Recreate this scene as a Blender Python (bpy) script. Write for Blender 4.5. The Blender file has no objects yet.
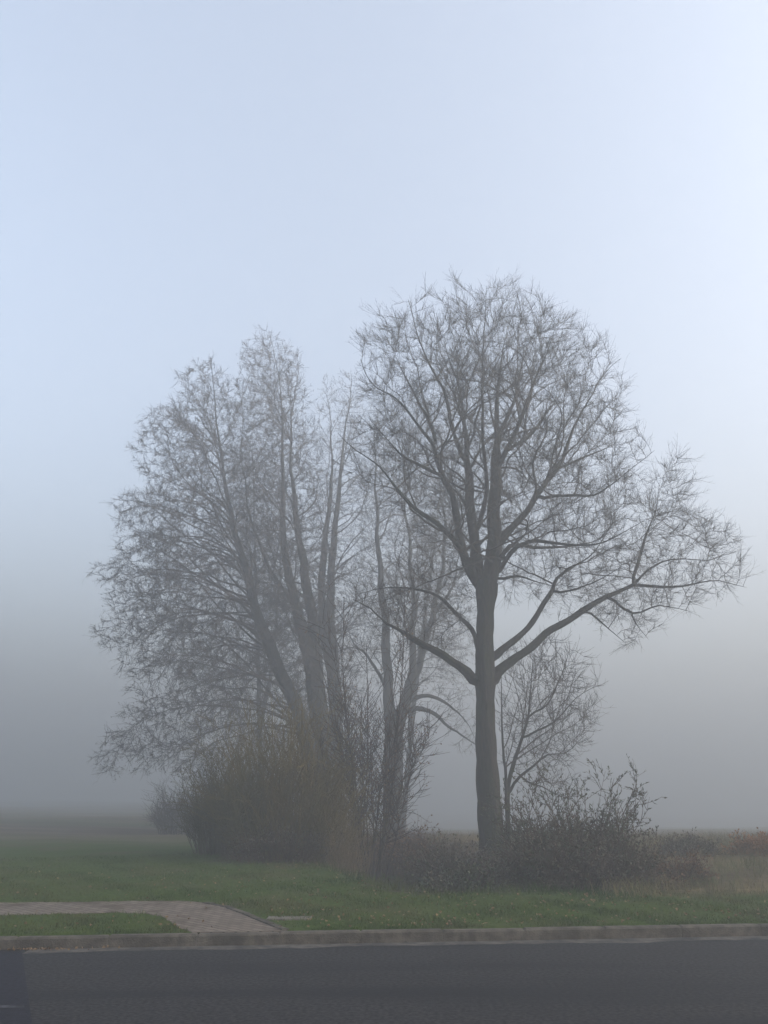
import bpy, math
import numpy as np

# ------------------------------------------------------------------ camera geometry
W, H, F = 768.0, 1024.0, 790.0
PITCH = math.radians(19.8)
CAMZ = 1.6
CP, SP = math.cos(PITCH), math.sin(PITCH)


def ray(px, py):
    x = (px - W / 2) / F
    u = (H / 2 - py) / F
    return np.array([x, CP - u * SP, SP + u * CP])


def at(px, py, Y):
    """world point seen at a pixel of the photograph, at distance Y"""
    r = ray(px, py)
    return np.array([0, 0, CAMZ]) + r * (Y / r[1])


def ground_at(px, py, z=0.12):
    r = ray(px, py)
    return np.array([0, 0, CAMZ]) + r * ((z - CAMZ) / r[2])


# ------------------------------------------------------------------ helpers
COL = bpy.context.scene.collection


def nrm(v):
    return v / np.maximum(np.linalg.norm(v, axis=-1, keepdims=True), 1e-9)


def make_mesh(name, verts, faces, mat, parent=None, smooth=False, origin=None):
    """faces: list of int arrays (k x 3) or (k x 4)"""
    verts = np.asarray(verts, dtype=np.float64)
    if origin is not None:
        verts = verts - np.asarray(origin)
    me = bpy.data.meshes.new(name)
    if isinstance(faces, np.ndarray):
        faces = [faces]
    tot = sum(len(f) for f in faces)
    loops = np.concatenate([f.reshape(-1) for f in faces]).astype(np.int32)
    sizes = np.concatenate([np.full(len(f), f.shape[1], dtype=np.int32) for f in faces])
    starts = np.concatenate([[0], np.cumsum(sizes)[:-1]]).astype(np.int32)
    me.vertices.add(len(verts))
    me.vertices.foreach_set('co', verts.astype(np.float32).reshape(-1))
    me.loops.add(len(loops))
    me.loops.foreach_set('vertex_index', loops)
    me.polygons.add(tot)
    me.polygons.foreach_set('loop_start', starts)
    me.polygons.foreach_set('use_smooth', np.full(tot, smooth, dtype=bool))
    me.update(calc_edges=True)
    me.materials.append(mat)
    o = bpy.data.objects.new(name, me)
    COL.objects.link(o)
    if parent is not None:
        o.parent = parent
    return o


def tag(o, label=None, cat=None, group=None, kind=None):
    if label: o['label'] = label
    if cat: o['category'] = cat
    if group: o['group'] = group
    if kind: o['kind'] = kind
    return o


def empty(name, loc):
    o = bpy.data.objects.new(name, None)
    o.location = loc
    o.empty_display_size = 0.3
    COL.objects.link(o)
    return o


class Acc:
    """collects vertices and faces of many tubes / leaves into one mesh"""
    def __init__(self):
        self.v, self.f3, self.f4, self.n = [], [], [], 0

    def add(self, v, f):
        self.v.append(v)
        (self.f3 if f.shape[1] == 3 else self.f4).append(f + self.n)
        self.n += len(v)

    def build(self, name, mat, parent=None, smooth=False, origin=None):
        if not self.n:
            return None
        fs = []
        if self.f3: fs.append(np.concatenate(self.f3))
        if self.f4: fs.append(np.concatenate(self.f4))
        return make_mesh(name, np.concatenate(self.v), fs, mat, parent, smooth, origin)


def tubes(P, R, k, acc, cap=True):
    """P (B,n,3) points, R (B,n) radii -> closed tapering tubes with k sides"""
    B, n, _ = P.shape
    T = np.empty_like(P)
    T[:, 1:-1] = P[:, 2:] - P[:, :-2]
    T[:, 0] = P[:, 1] - P[:, 0]
    T[:, -1] = P[:, -1] - P[:, -2]
    T = nrm(T)
    mean = nrm(P[:, -1] - P[:, 0])
    ax = np.argmin(np.abs(mean), axis=1)
    ref = np.eye(3)[ax][:, None, :]
    U = nrm(np.cross(T, np.broadcast_to(ref, T.shape)))
    V = np.cross(T, U)
    a = np.arange(k) * 2 * np.pi / k
    ring = (U[:, :, None, :] * np.cos(a)[None, None, :, None] + V[:, :, None, :] * np.sin(a)[None, None, :, None])
    RR = np.repeat(R[:, :, None], k, axis=2)
    if k >= 16:      # fluted, knotty bole with buttresses at the foot
        i_ = np.arange(n)[None, :, None]
        foot = 1 + 2.2 * np.exp(-i_ / 3.0)
        RR = RR * (1 + .035 * foot * np.sin(3 * a + i_ * .11 + 1) + .03 * foot * np.sin(5 * a - i_ * .17) + .022 * np.sin(9 * a + i_ * .31) + .02 * np.sin(2 * a + i_ * .9))
    verts = P[:, :, None, :] + ring * RR[:, :, :, None]
    verts = verts.reshape(-1, 3)
    b = np.arange(B)[:, None, None] * (n * k)
    i = np.arange(n - 1)[None, :, None] * k
    j = np.arange(k)[None, None, :]
    j2 = (j + 1) % k
    q = np.stack([b + i + j, b + i + j2, b + i + k + j2, b + i + k + j], axis=-1).reshape(-1, 4)
    acc.add(verts, q)


def batch_curve(rng, P0, D0, L, n, wig=0.25, grav=0.0):
    """B wandering curves; grav>0 bends upward, <0 droops"""
    B = len(P0)
    P = np.empty((B, n, 3))
    P[:, 0] = P0
    d = nrm(D0)
    st = (L / (n - 1))[:, None]
    for i in range(1, n):
        P[:, i] = P[:, i - 1] + d * st
        d = d + rng.normal(0, wig, (B, 3))
        d[:, 2] += grav
        d = nrm(d)
    return P


def side_dirs(rng, T, amin, amax):
    """directions leaving tangent T at an angle between amin and amax (degrees)"""
    a = np.radians(rng.uniform(amin, amax, len(T)))[:, None]
    r = rng.normal(0, 1, T.shape)
    r = nrm(r - T * np.sum(r * T, axis=1, keepdims=True))
    return T * np.cos(a) + r * np.sin(a)


def along(rng, P, m, tmin=0.15, tmax=1.0):
    """m random points (with tangents) on the curves P (B,n,3)"""
    B, n, _ = P.shape
    b = rng.integers(0, B, m)
    t = rng.uniform(tmin, tmax, m) * (n - 1)
    i = np.minimum(t.astype(int), n - 2)
    f = (t - i)[:, None]
    p = P[b, i] * (1 - f) + P[b, i + 1] * f
    return p, nrm(P[b, i + 1] - P[b, i])


def leaves(rng, C, D, length, width, acc, curl=0.2):
    """folded diamond leaves: C centre base, D direction"""
    m = len(C)
    N = nrm(np.cross(D, rng.normal(0, 1, (m, 3))))
    S = np.cross(D, N)
    L = (length * rng.uniform(0.6, 1.3, m))[:, None]
    Wd = (width * rng.uniform(0.7, 1.2, m))[:, None]
    a = C
    b = C + D * L * 0.45 + S * Wd * 0.5 + N * curl * L * 0.3
    c = C + D * L + N * curl * L * rng.uniform(-0.5, 0.5, (m, 1))
    d = C + D * L * 0.45 - S * Wd * 0.5 + N * curl * L * 0.3
    v = np.stack([a, b, c, d], axis=1).reshape(-1, 3)
    k = np.arange(m)[:, None] * 4
    acc.add(v, np.concatenate([k + np.array([[0, 1, 2]]), k + np.array([[0, 2, 3]])]))


def nuts(rng, C, size, acc):
    """small solid octahedra (cones, catkins, buds)"""
    m = len(C)
    s = (size * rng.uniform(0.6, 1.4, m))[:, None, None]
    base = np.array([[0, 0, 1.5], [1, 0, 0], [0, 1, 0], [-1, 0, 0], [0, -1, 0], [0, 0, -1.5]]) * 0.5
    v = (C[:, None, :] + base[None] * s).reshape(-1, 3)
    f = np.array([[0, 1, 2], [0, 2, 3], [0, 3, 4], [0, 4, 1], [5, 2, 1], [5, 3, 2], [5, 4, 3], [5, 1, 4]])
    acc.add(v, (np.arange(m)[:, None, None] * 6 + f[None]).reshape(-1, 3))


# ------------------------------------------------------------------ materials
def mat_noise(name, c1, c2, scale=8.0, rough=0.9, c3=None, scale2=1.5, bump=0.0, bscale=30.0, stretch=None, spec=0.2, stretch2=None):
    m = bpy.data.materials.new(name)
    m.use_nodes = True
    nt = m.node_tree
    bs = nt.nodes['Principled BSDF']
    bs.inputs['Roughness'].default_value = rough
    bs.inputs['Specular IOR Level'].default_value = spec
    tc = nt.nodes.new('ShaderNodeNewGeometry')
    src = tc.outputs['Position']
    if stretch:
        mp = nt.nodes.new('ShaderNodeMapping')
        mp.inputs['Scale'].default_value = stretch
        nt.links.new(src, mp.inputs['Vector'])
        src = mp.outputs['Vector']

    def nz(s, det=4):
        n = nt.nodes.new('ShaderNodeTexNoise')
        n.inputs['Scale'].default_value = s
        n.inputs['Detail'].default_value = det
        nt.links.new(src, n.inputs['Vector'])
        return n

    def ramp(n, lo=0.35, hi=0.65):
        r = nt.nodes.new('ShaderNodeMapRange')
        r.inputs['From Min'].default_value = lo
        r.inputs['From Max'].default_value = hi
        nt.links.new(n.outputs['Fac'], r.inputs['Value'])
        return r

    mx = nt.nodes.new('ShaderNodeMix')
    mx.data_type = 'RGBA'
    mx.inputs[6].default_value = (*c1, 1)
    mx.inputs[7].default_value = (*c2, 1)
    nt.links.new(ramp(nz(scale)).outputs['Result'], mx.inputs[0])
    out = mx.outputs[2]
    if c3:
        m2 = nt.nodes.new('ShaderNodeMix')
        m2.data_type = 'RGBA'
        m2.inputs[7].default_value = (*c3, 1)
        nt.links.new(out, m2.inputs[6])
        n2 = nz(scale2)
        if stretch2:
            mp2 = nt.nodes.new('ShaderNodeMapping')
            mp2.inputs['Scale'].default_value = stretch2
            nt.links.new(tc.outputs['Position'], mp2.inputs['Vector'])
            nt.links.new(mp2.outputs['Vector'], n2.inputs['Vector'])
        nt.links.new(ramp(n2, 0.45, 0.7).outputs['Result'], m2.inputs[0])
        out = m2.outputs[2]
    nt.links.new(out, bs.inputs['Base Color'])
    if bump:
        b = nt.nodes.new('ShaderNodeBump')
        b.inputs['Strength'].default_value = bump
        b.inputs['Distance'].default_value = 0.03
        nt.links.new(nz(bscale, 6).outputs['Fac'], b.inputs['Height'])
        nt.links.new(b.outputs['Normal'], bs.inputs['Normal'])
    return m


M = {}
M['bark'] = mat_noise('bark', (.014, .012, .010), (.034, .029, .023), 5, c3=(.024, .029, .014), scale2=1.1, bump=1.0, bscale=6, stretch=(4, 4, .8))
M['bark_grey'] = mat_noise('bark_grey', (.012, .0115, .011), (.026, .024, .022), 6, c3=(.020, .023, .015), scale2=.9, bump=.8, bscale=7, stretch=(4, 4, .8))
M['twig'] = mat_noise('twig', (.040, .034, .028), (.070, .059, .049), 2)
M['twig_alder'] = mat_noise('twig_alder', (.034, .030, .030), (.060, .050, .047), 2)
M['catkin'] = mat_noise('catkin', (.045, .033, .026), (.085, .062, .050), 3)
M['twig_red'] = mat_noise('twig_red', (.055, .038, .028), (.090, .062, .046), 2)
M['willow'] = mat_noise('willow', (.098, .076, .032), (.150, .118, .052), 1.3, c3=(.085, .078, .034), scale2=.8)
M['willow_green'] = mat_noise('willow_green', (.055, .050, .028), (.085, .075, .040), 1.3)
M['dead_stem'] = mat_noise('dead_stem', (.11, .085, .052), (.18, .14, .085), 2)
M['dead_leaf'] = mat_noise('dead_leaf', (.11, .062, .036), (.20, .12, .065), 4)
M['rust_leaf'] = mat_noise('rust_leaf', (.20, .10, .045), (.28, .15, .07), 4)
M['green_leaf'] = mat_noise('green_leaf', (.028, .042, .020), (.060, .075, .034), 3, c3=(.085, .055, .035), scale2=2.2, rough=.5, spec=.5)
M['bramble_leaf'] = mat_noise('bramble_leaf', (.040, .055, .026), (.085, .060, .040), 3, rough=.6, spec=.4)
M['grass'] = mat_noise('grass', (.033, .060, .009), (.058, .092, .013), 1.2, c3=(.080, .078, .030), scale2=.55)
M['dry_grass'] = mat_noise('dry_grass', (.130, .105, .055), (.220, .170, .085), 1.0, c3=(.085, .105, .045), scale2=.5)
M['kerb'] = mat_noise('kerb', (.062, .054, .044), (.125, .110, .090), 9, c3=(.040, .035, .029), scale2=1.6, bump=.5, bscale=60)
M['gutter'] = mat_noise('gutter', (.060, .055, .050), (.125, .115, .10), 9, c3=(.030, .029, .029), scale2=2.8, bump=.3, bscale=80)
M['slab'] = mat_noise('slab', (.11, .10, .085), (.17, .155, .13), 9, bump=.4, bscale=40)
M['leaf_litter'] = mat_noise('leaf_litter', (.12, .075, .04), (.24, .17, .10), 9)
M['tar'] = mat_noise('tar', (.009, .009, .014), (.018, .018, .028), 20, rough=.92, spec=.15, bump=.3, bscale=120)
M['white_line'] = mat_noise('white_line', (.014, .014, .018), (.065, .065, .078), 9)


def mat_asphalt():
    m = mat_noise('asphalt', (.009, .0085, .010), (.040, .038, .040), 26, rough=.92, c3=(.012, .012, .015), scale2=1.2, bump=.25, bscale=140, spec=.15, stretch2=(.12, 1, 1))
    return m


def mat_paving():
    m = bpy.data.materials.new('paving')
    m.use_nodes = True
    nt = m.node_tree
    bs = nt.nodes['Principled BSDF']
    bs.inputs['Roughness'].default_value = .9
    bs.inputs['Specular IOR Level'].default_value = .2
    g = nt.nodes.new('ShaderNodeNewGeometry')
    mp = nt.nodes.new('ShaderNodeMapping')
    mp.inputs['Rotation'].default_value = (0, 0, math.radians(39))
    nt.links.new(g.outputs['Position'], mp.inputs['Vector'])
    br = nt.nodes.new('ShaderNodeTexBrick')
    br.inputs['Scale'].default_value = 1.0
    br.inputs['Brick Width'].default_value = .20
    br.inputs['Row Height'].default_value = .10
    br.inputs['Mortar Size'].default_value = .008
    br.inputs['Color1'].default_value = (.175, .145, .118, 1)
    br.inputs['Color2'].default_value = (.125, .102, .083, 1)
    br.inputs['Mortar'].default_value = (.05, .042, .03, 1)
    nt.links.new(mp.outputs['Vector'], br.inputs['Vector'])
    n = nt.nodes.new('ShaderNodeTexNoise')
    n.inputs['Scale'].default_value = 2.6
    n.inputs['Detail'].default_value = 6
    nt.links.new(g.outputs['Position'], n.inputs['Vector'])
    r = nt.nodes.new('ShaderNodeMapRange')
    r.inputs['From Min'].default_value = .52
    r.inputs['From Max'].default_value = .66
    nt.links.new(n.outputs['Fac'], r.inputs['Value'])
    mx = nt.nodes.new('ShaderNodeMix')
    mx.data_type = 'RGBA'
    nt.links.new(r.outputs['Result'], mx.inputs[0])
    nt.links.new(br.outputs['Color'], mx.inputs[6])
    mx.inputs[7].default_value = (.065, .048, .032, 1)
    nt.links.new(mx.outputs[2], bs.inputs['Base Color'])
    b = nt.nodes.new('ShaderNodeBump')
    b.inputs['Strength'].default_value = .6
    b.inputs['Distance'].default_value = .01
    nt.links.new(br.outputs['Fac'], b.inputs['Height'])
    b.invert = True
    nt.links.new(b.outputs['Normal'], bs.inputs['Normal'])
    return m


def mat_ground():
    m = bpy.data.materials.new('ground')
    m.use_nodes = True
    nt = m.node_tree
    bs = nt.nodes['Principled BSDF']
    bs.inputs['Roughness'].default_value = 1
    bs.inputs['Specular IOR Level'].default_value = .05
    at_ = nt.nodes.new('ShaderNodeAttribute')
    at_.attribute_name = 'cover'          # R: mown grass, G: rough dry grass, B: bare brown field
    g = nt.nodes.new('ShaderNodeNewGeometry')

    def nz(s, det=5, stretch=None):
        n = nt.nodes.new('ShaderNodeTexNoise')
        n.inputs['Scale'].default_value = s
        n.inputs['Detail'].default_value = det
        v = g.outputs['Position']
        if stretch:
            mp = nt.nodes.new('ShaderNodeMapping')
            mp.inputs['Scale'].default_value = stretch
            nt.links.new(v, mp.inputs['Vector'])
            v = mp.outputs['Vector']
        nt.links.new(v, n.inputs['Vector'])
        return n.outputs['Fac']

    def mix(fac, a, b):
        x = nt.nodes.new('ShaderNodeMix')
        x.data_type = 'RGBA'
        nt.links.new(fac, x.inputs[0])
        for i, c in ((6, a), (7, b)):
            if isinstance(c, tuple): x.inputs[i].default_value = (*c, 1)
            else: nt.links.new(c, x.inputs[i])
        return x.outputs[2]

    def rng_(f, lo, hi):
        r = nt.nodes.new('ShaderNodeMapRange')
        r.inputs['From Min'].default_value = lo
        r.inputs['From Max'].default_value = hi
        nt.links.new(f, r.inputs['Value'])
        return r.outputs['Result']

    grass = mix(rng_(nz(14), .35, .65), (.032, .055, .010), (.056, .084, .016))
    grass = mix(rng_(nz(.8), .5, .72), grass, (.070, .066, .030))
    dry = mix(rng_(nz(5), .35, .65), (.11, .088, .048), (.20, .155, .08))
    field = mix(rng_(nz(.5, 6, (.25, 1, 1)), .35, .65), (.085, .066, .050), (.14, .115, .085))
    field = mix(rng_(nz(.09, 3, (.3, 1, 1)), .48, .6), field, (.075, .088, .045))
    sp = nt.nodes.new('ShaderNodeSeparateColor')
    nt.links.new(at_.outputs['Color'], sp.inputs['Color'])
    dark = (.045, .034, .024)
    c = mix(sp.outputs['Red'], dark, grass)
    c = mix(sp.outputs['Green'], c, dry)
    c = mix(sp.outputs['Blue'], c, field)
    nt.links.new(c, bs.inputs['Base Color'])
    return m


# ------------------------------------------------------------------ terrain
K0, KS = 10.31, 0.1035
CA, SA = 1 / math.hypot(1, KS), KS / math.hypot(1, KS)


def tdist(x, y):
    """distance beyond the kerb line"""
    return (y - K0 - KS * x) * CA


def along_k(x, y):
    return x * CA + (y - K0) * SA


def sstep(a, b, v):
    t = np.clip((v - a) / (b - a), 0, 1)
    return t * t * (3 - 2 * t)


def lump(x, y, s, seed):
    return (np.sin(x * s + seed) * np.cos(y * s * 1.3 + seed * 2.1) + .6 * np.sin(x * s * 2.3 + y * s * 1.7 + seed * 3.3)
            + .35 * np.cos(x * s * 5.1 - y * s * 4.3 + seed))


def edge_t(x):
    """how far the mown verge reaches beyond the kerb before it falls to the ditch / rough ground"""
    return 2.9 + sstep(.6, -2.4, x) * 6.0 - sstep(2.2, 4.5, x) * .1


def terrain(x, y):
    x = np.asarray(x, float); y = np.asarray(y, float)
    t = tdist(x, y)
    z = 0.115 + 0.028 * np.clip(t, 0, 9)
    z = z + .02 * lump(x, y, .5, 1.0) * sstep(3.2, 6, t)
    # ditch behind the verge, from the left trees to the shrub on the right
    ed = edge_t(x)
    ditch = sstep(0, 2.6, t - ed) * sstep(17, 10, t) * sstep(6.2, 3.8, x) * sstep(-4.5, -1.2, x)
    z = z - .62 * ditch
    # rough bank on the right
    z = z + .10 * sstep(4.2, 6.5, x) * sstep(2.6, 5, t) * (1 + .5 * lump(x, y, 1.4, 3.1)) * sstep(14, 8, t)
    dn = np.clip(t - 9, 0, 110)
    z = z - .032 * dn * dn / (dn + 5) * sstep(-16, 5, x)      # the land falls gently away behind the ditch
    far = sstep(20, 60, t)
    z = z + far * .15 * lump(x, y, .05, 2.0)
    z = np.where(t < 0.14, -0.06, z)
    return z


def build_ground():
    def axis(parts):
        out = []
        for a, b, s in parts:
            out.append(np.arange(a, b, s))
        return np.concatenate(out)
    sx = axis([(-300, -60, 12), (-60, -16, 2), (-16, 16, .2), (16, 60, 2), (60, 301, 12)])
    sy = axis([(-40, -2, 4), (-2, 0.0, .5)])
    sy = np.concatenate([sy, [0.05, .139, .145], axis([(.3, 18, .2), (18, 60, 1.2), (60, 301, 8)])])
    S, T = np.meshgrid(sx, sy)
    X = S * CA - T * SA
    Y = K0 + S * SA + T * CA
    Z = terrain(X, Y)
    n, m = S.shape
    v = np.stack([X, Y, Z], -1).reshape(-1, 3)
    i = np.arange(n - 1)[:, None] * m + np.arange(m - 1)[None]
    f = np.stack([i, i + 1, i + m + 1, i + m], -1).reshape(-1, 4)
    o = make_mesh('ground', v, f, mat_ground(), smooth=True)
    x, y = X.reshape(-1), Y.reshape(-1)
    t = tdist(x, y)
    ed = edge_t(x)
    jig = .25 * lump(x, y, 1.3, .7)
    grass = sstep(.6, -.1, t - ed + jig)
    left = sstep(-1.0, -2.6, x)
    grass = np.maximum(grass, left)
    dry = sstep(3.6, 4.6, x + jig) * sstep(2.2, 3.2, t + jig)
    dry = np.maximum(dry * (.75 + .25 * lump(x, y, .9, 2.0)), 0)
    dry = np.clip(dry, 0, 1) * (1 - .5 * sstep(10, 20, t))
    field = sstep(11, 24, t + 2.5 * jig) * sstep(4, -2, x)
    field = np.maximum(field, sstep(40, 60, t) * .6)
    c = np.stack([grass, dry, field, np.ones_like(x)], -1)
    a = o.data.color_attributes.new('cover', 'FLOAT_COLOR', 'POINT')
    a.data.foreach_set('color', c.astype(np.float32).reshape(-1))
    tag(o, kind='structure')


build_ground()


def kp(s, t, z=0.0):
    return np.array([s * CA - t * SA, K0 + s * SA + t * CA, z])


def strip(name, s0, s1, t0, t1, z, mat, ds=2.0, wob=None, kind='structure'):
    ss = np.arange(s0, s1 + 1e-6, ds)
    va = []
    for s in ss:
        w = wob(s) if wob else 0
        va.append(kp(s, t0 + w, z)); va.append(kp(s, t1, z))
    n = len(ss)
    i = np.arange(n - 1)[:, None] * 2
    f = np.concatenate([i, i + 2, i + 3, i + 1], 1)
    o = make_mesh(name, np.array(va), f, mat)
    if kind: tag(o, kind=kind)
    return o


strip('road', -300, 300, -8.0, 0.0, 0.0, mat_asphalt(), 10)
_r = np.random.default_rng(5)
_wv = np.cumsum(_r.normal(0, .012, 4000))
_wv = _wv - np.convolve(np.pad(_wv, 20, mode='edge'), np.ones(41) / 41, 'valid')


def gut_w(s):
    k = int((s + 50) / .1) % 4000
    return float(np.clip(_wv[k] * 1.6, -.10, .13))


strip('gutter', -3.95, 40, -.24, -0.001, 0.004, M['gutter'], .1, gut_w)


def bevel_box(c0, ux, uy, lx, ly, z0, z1, bv=.012):
    """box with chamfered top, from corner c0 along ux, uy"""
    v = []
    for z, ins in ((z0, 0), (z1 - bv, 0), (z1, bv)):
        for a, b in ((ins, ins), (lx - ins, ins), (lx - ins, ly - ins), (ins, ly - ins)):
            p = c0 + ux * a + uy * b
            v.append([p[0], p[1], z])
    f = []
    for k in (0, 4):
        for j in range(4):
            f.append([k + j, k + (j + 1) % 4, k + 4 + (j + 1) % 4, k + 4 + j])
    f.append([8, 9, 10, 11]); f.append([3, 2, 1, 0])
    return np.array(v), np.array(f)


acc = Acc()
ux = np.array([CA, SA, 0]); uy = np.array([-SA, CA, 0])
s = -40.0
while s < 40:
    L = .99 + _r.uniform(-.06, .03)
    dz = _r.normal(0, .003)
    z1 = .121 + dz
    v, f = bevel_box(kp(s, .0 + _r.normal(0, .002)), ux, uy, L - .004, .14, -.05, z1, .018)
    acc.add(v, f)
    s += L
tag(acc.build('kerb', M['kerb']), kind='structure')

# paved path : runs along the verge and turns down to the kerb
PATH_PX = [(-90, 903.5), (60, 902.5), (178, 901), (205, 903), (226, 907), (243, 913), (262, 921), (288, 934.5),
           (190, 936.5), (180, 929), (171, 922), (160, 916.5), (140, 913.2), (118, 913), (60, 914.3), (-90, 917)]


def on_verge(px, py):
    z = .14
    for _ in range(6):
        p = ground_at(px, py, z)
        z = 0.115 + 0.028 * max(tdist(p[0], p[1]), 0)
    return p


path = np.array([on_verge(*p) for p in PATH_PX])
for p in path:      # keep it just behind the kerb
    t = tdist(p[0], p[1])
    if t < .2:
        s_ = along_k(p[0], p[1]); q = kp(s_, .141); p[:2] = q[:2]
import mathutils.geometry as mg
dense = []
for i in range(len(path)):
    a, b = path[i], path[(i + 1) % len(path)]
    k = max(1, int(np.linalg.norm(b - a) / .12))
    for j in range(k):
        p = a + (b - a) * j / k
        if tdist(p[0], p[1]) > .2:
            p = p + np.array([_r.normal(0, .012), _r.normal(0, .02), 0])
        dense.append(p)
dense = np.array(dense)
tris = mg.tessellate_polygon([[tuple(p[:2]) + (0,) for p in dense]])
pv = dense.copy()
pv[:, 2] = .115 + .028 * np.maximum([tdist(p[0], p[1]) for p in dense], 0) + .005
pb = pv.copy(); pb[:, 2] -= .06
n = len(pv)
fr = np.array([[i, (i + 1) % n, n + (i + 1) % n, n + i] for i in range(n)])
o = make_mesh('path', np.concatenate([pv, pb]), [np.array([list(t) for t in tris]), fr], mat_paving())
tag(o, kind='structure')
PATH2 = dense[:, :2]

# edging bricks along the curved right side of the path
acc = Acc()
edge = path[3:8]
seg = np.linalg.norm(np.diff(edge, axis=0), axis=1)
tot = seg.sum(); d = 0.0
while d < tot - .25:
    k = 0; dd = d
    while dd > seg[k]: dd -= seg[k]; k += 1
    p = edge[k] + (edge[k + 1] - edge[k]) * dd / seg[k]
    u = nrm(edge[k + 1] - edge[k]); u[2] = 0; u = nrm(u)
    w = np.array([u[1], -u[0], 0])
    z = .115 + .028 * max(tdist(p[0], p[1]), 0)
    v, f = bevel_box(p - w * .04, u, w, .195, .09, z - .04, z + .014 + _r.normal(0, .003), .006)
    v[:, 2] += 0
    acc.add(v, f)
    d += .205
tag(acc.build('path_edging', M['kerb']), kind='structure')


def in_poly(x, y, poly):
    n = len(poly)
    c = np.zeros(len(x), bool)
    j = n - 1
    for i in range(n):
        xi, yi = poly[i]; xj, yj = poly[j]
        cond = ((yi > y) != (yj > y))
        with np.errstate(divide='ignore', invalid='ignore'):
            xx = (xj - xi) * (y - yi) / (yj - yi + 1e-12) + xi
        c ^= cond & (x < xx)
        j = i
    return c


# newer tarmac patch on the left with a pale painted dash
def px_sheet(name, pts, z, mat):
    v = np.array([ground_at(a, b, z) for a, b in pts])
    return make_mesh(name, v, np.array([list(range(len(v)))]), mat)


tag(px_sheet('tarmac_patch', [(-60, 951), (22, 952), (33, 1030), (-60, 1030)], .004, M['tar']), kind='structure')
tag(px_sheet('road_marking', [(-40, 1006.0), (24, 1005.0), (24.5, 1007.4), (-40, 1008.6)], .008, M['white_line']), kind='structure')

# far pale track in the field
v = np.array([[-60, 33.2, .3], [-14.5, 32.6, .3], [-14.5, 33.9, .3], [-60, 34.6, .3]])
xs = np.linspace(-60, -13.0, 60)
va = []
for q, x in enumerate(xs):
    w = .7 * min(1, (xs[-1] - x) / 4) + .02
    yc = 33.6 + .25 * math.sin(x * .3)
    for y in (yc - w, yc + w):
        va.append([x, y, float(terrain(x, y)) + .05])
i = np.arange(59)[:, None] * 2
tag(make_mesh('field_track', np.array(va), np.concatenate([i, i + 2, i + 3, i + 1], 1), M['dead_stem']), kind='structure')

# ------------------------------------------------------------------ grass (stuff)
def grass_blades(name, mat, n, sampler, hmin, hmax, wid, seed, lean=.45):
    rng = np.random.default_rng(seed)
    x, y = sampler(rng, n)
    z = terrain(x, y)
    n = len(x)
    clump = .75 + .25 * lump(x, y, 3.0, 1.0)
    h = rng.uniform(hmin, hmax, n) * np.clip(clump, .35, 1.4)
    a = rng.uniform(0, 2 * np.pi, n)
    wv = np.stack([np.cos(a), np.sin(a), 0 * a], -1) * (wid * rng.uniform(.6, 1.3, n))[:, None] / 2
    ln = rng.normal(0, lean, (n, 2)) * h[:, None]
    b = np.stack([x, y, z - .01], -1)
    mid = b + np.stack([ln[:, 0] * .35, ln[:, 1] * .35, h * .6], -1)
    tip = b + np.stack([ln[:, 0], ln[:, 1], h], -1)
    v = np.stack([b - wv, b + wv, mid + wv * .7, mid - wv * .7, tip], 1).reshape(-1, 3)
    k = np.arange(n)[:, None] * 5
    o = make_mesh(name, v, [k + np.array([[2, 4, 3]]), k + np.array([[0, 1, 2, 3]])], mat)
    return o


def smp_verge(rng, n):
    s = rng.uniform(-12, 12, n); t = .15 + 9.5 * rng.random(n) ** 1.25
    x = s * CA - t * SA; y = K0 + s * SA + t * CA
    jig = .25 * lump(x, y, 1.3, .7)
    ok = (t < edge_t(x) + .15 - jig)
    ok &= ~in_poly(x, y, PATH2)
    ok &= np.abs(x) < y * .52
    ok &= rng.random(n) < .62 + .38 * np.clip(lump(x, y, 1.9, 4.0), -1, 1)
    return x[ok], y[ok]


def smp_rough(rng, n):
    x = rng.uniform(1.5, 18, n); y = 12.2 + 23 * rng.random(n) ** 1.3
    t = tdist(x, y)
    jig = .25 * lump(x, y, 1.3, .7)
    ok = (t > 2.3 + jig) & (x < y * .53) & (x + jig > 3.1 - sstep(17, 24, y) * 3)
    ok &= rng.random(n) < np.clip(.55 + .45 * lump(x, y, 1.2, 6.0), 0.05, 1)
    return x[ok], y[ok]


def smp_ditch(rng, n):
    x = rng.uniform(-3.2, 4.5, n); y = rng.uniform(12.6, 21, n)
    t = tdist(x, y)
    ok = (t > edge_t(x) - .25)
    ok &= rng.random(n) < np.clip(.5 + .4 * lump(x, y, 1.5, 1.0), 0.05, 1)
    return x[ok], y[ok]


tag(grass_blades('mown_grass', M['grass'], 420000, smp_verge, .025, .075, .009, 1), 'short mown green grass of the verge behind the kerb', 'grass', kind='stuff')
tag(grass_blades('dry_grass', M['dry_grass'], 120000, smp_rough, .10, .38, .008, 2, .5), 'rough tawny dry grass on the bank at the right', 'dry grass', kind='stuff')
tag(grass_blades('ditch_grass', M['grass'], 30000, smp_ditch, .08, .26, .009, 3, .6), 'long green grass along the edge of the ditch under the trees', 'ditch grass', kind='stuff')


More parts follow.
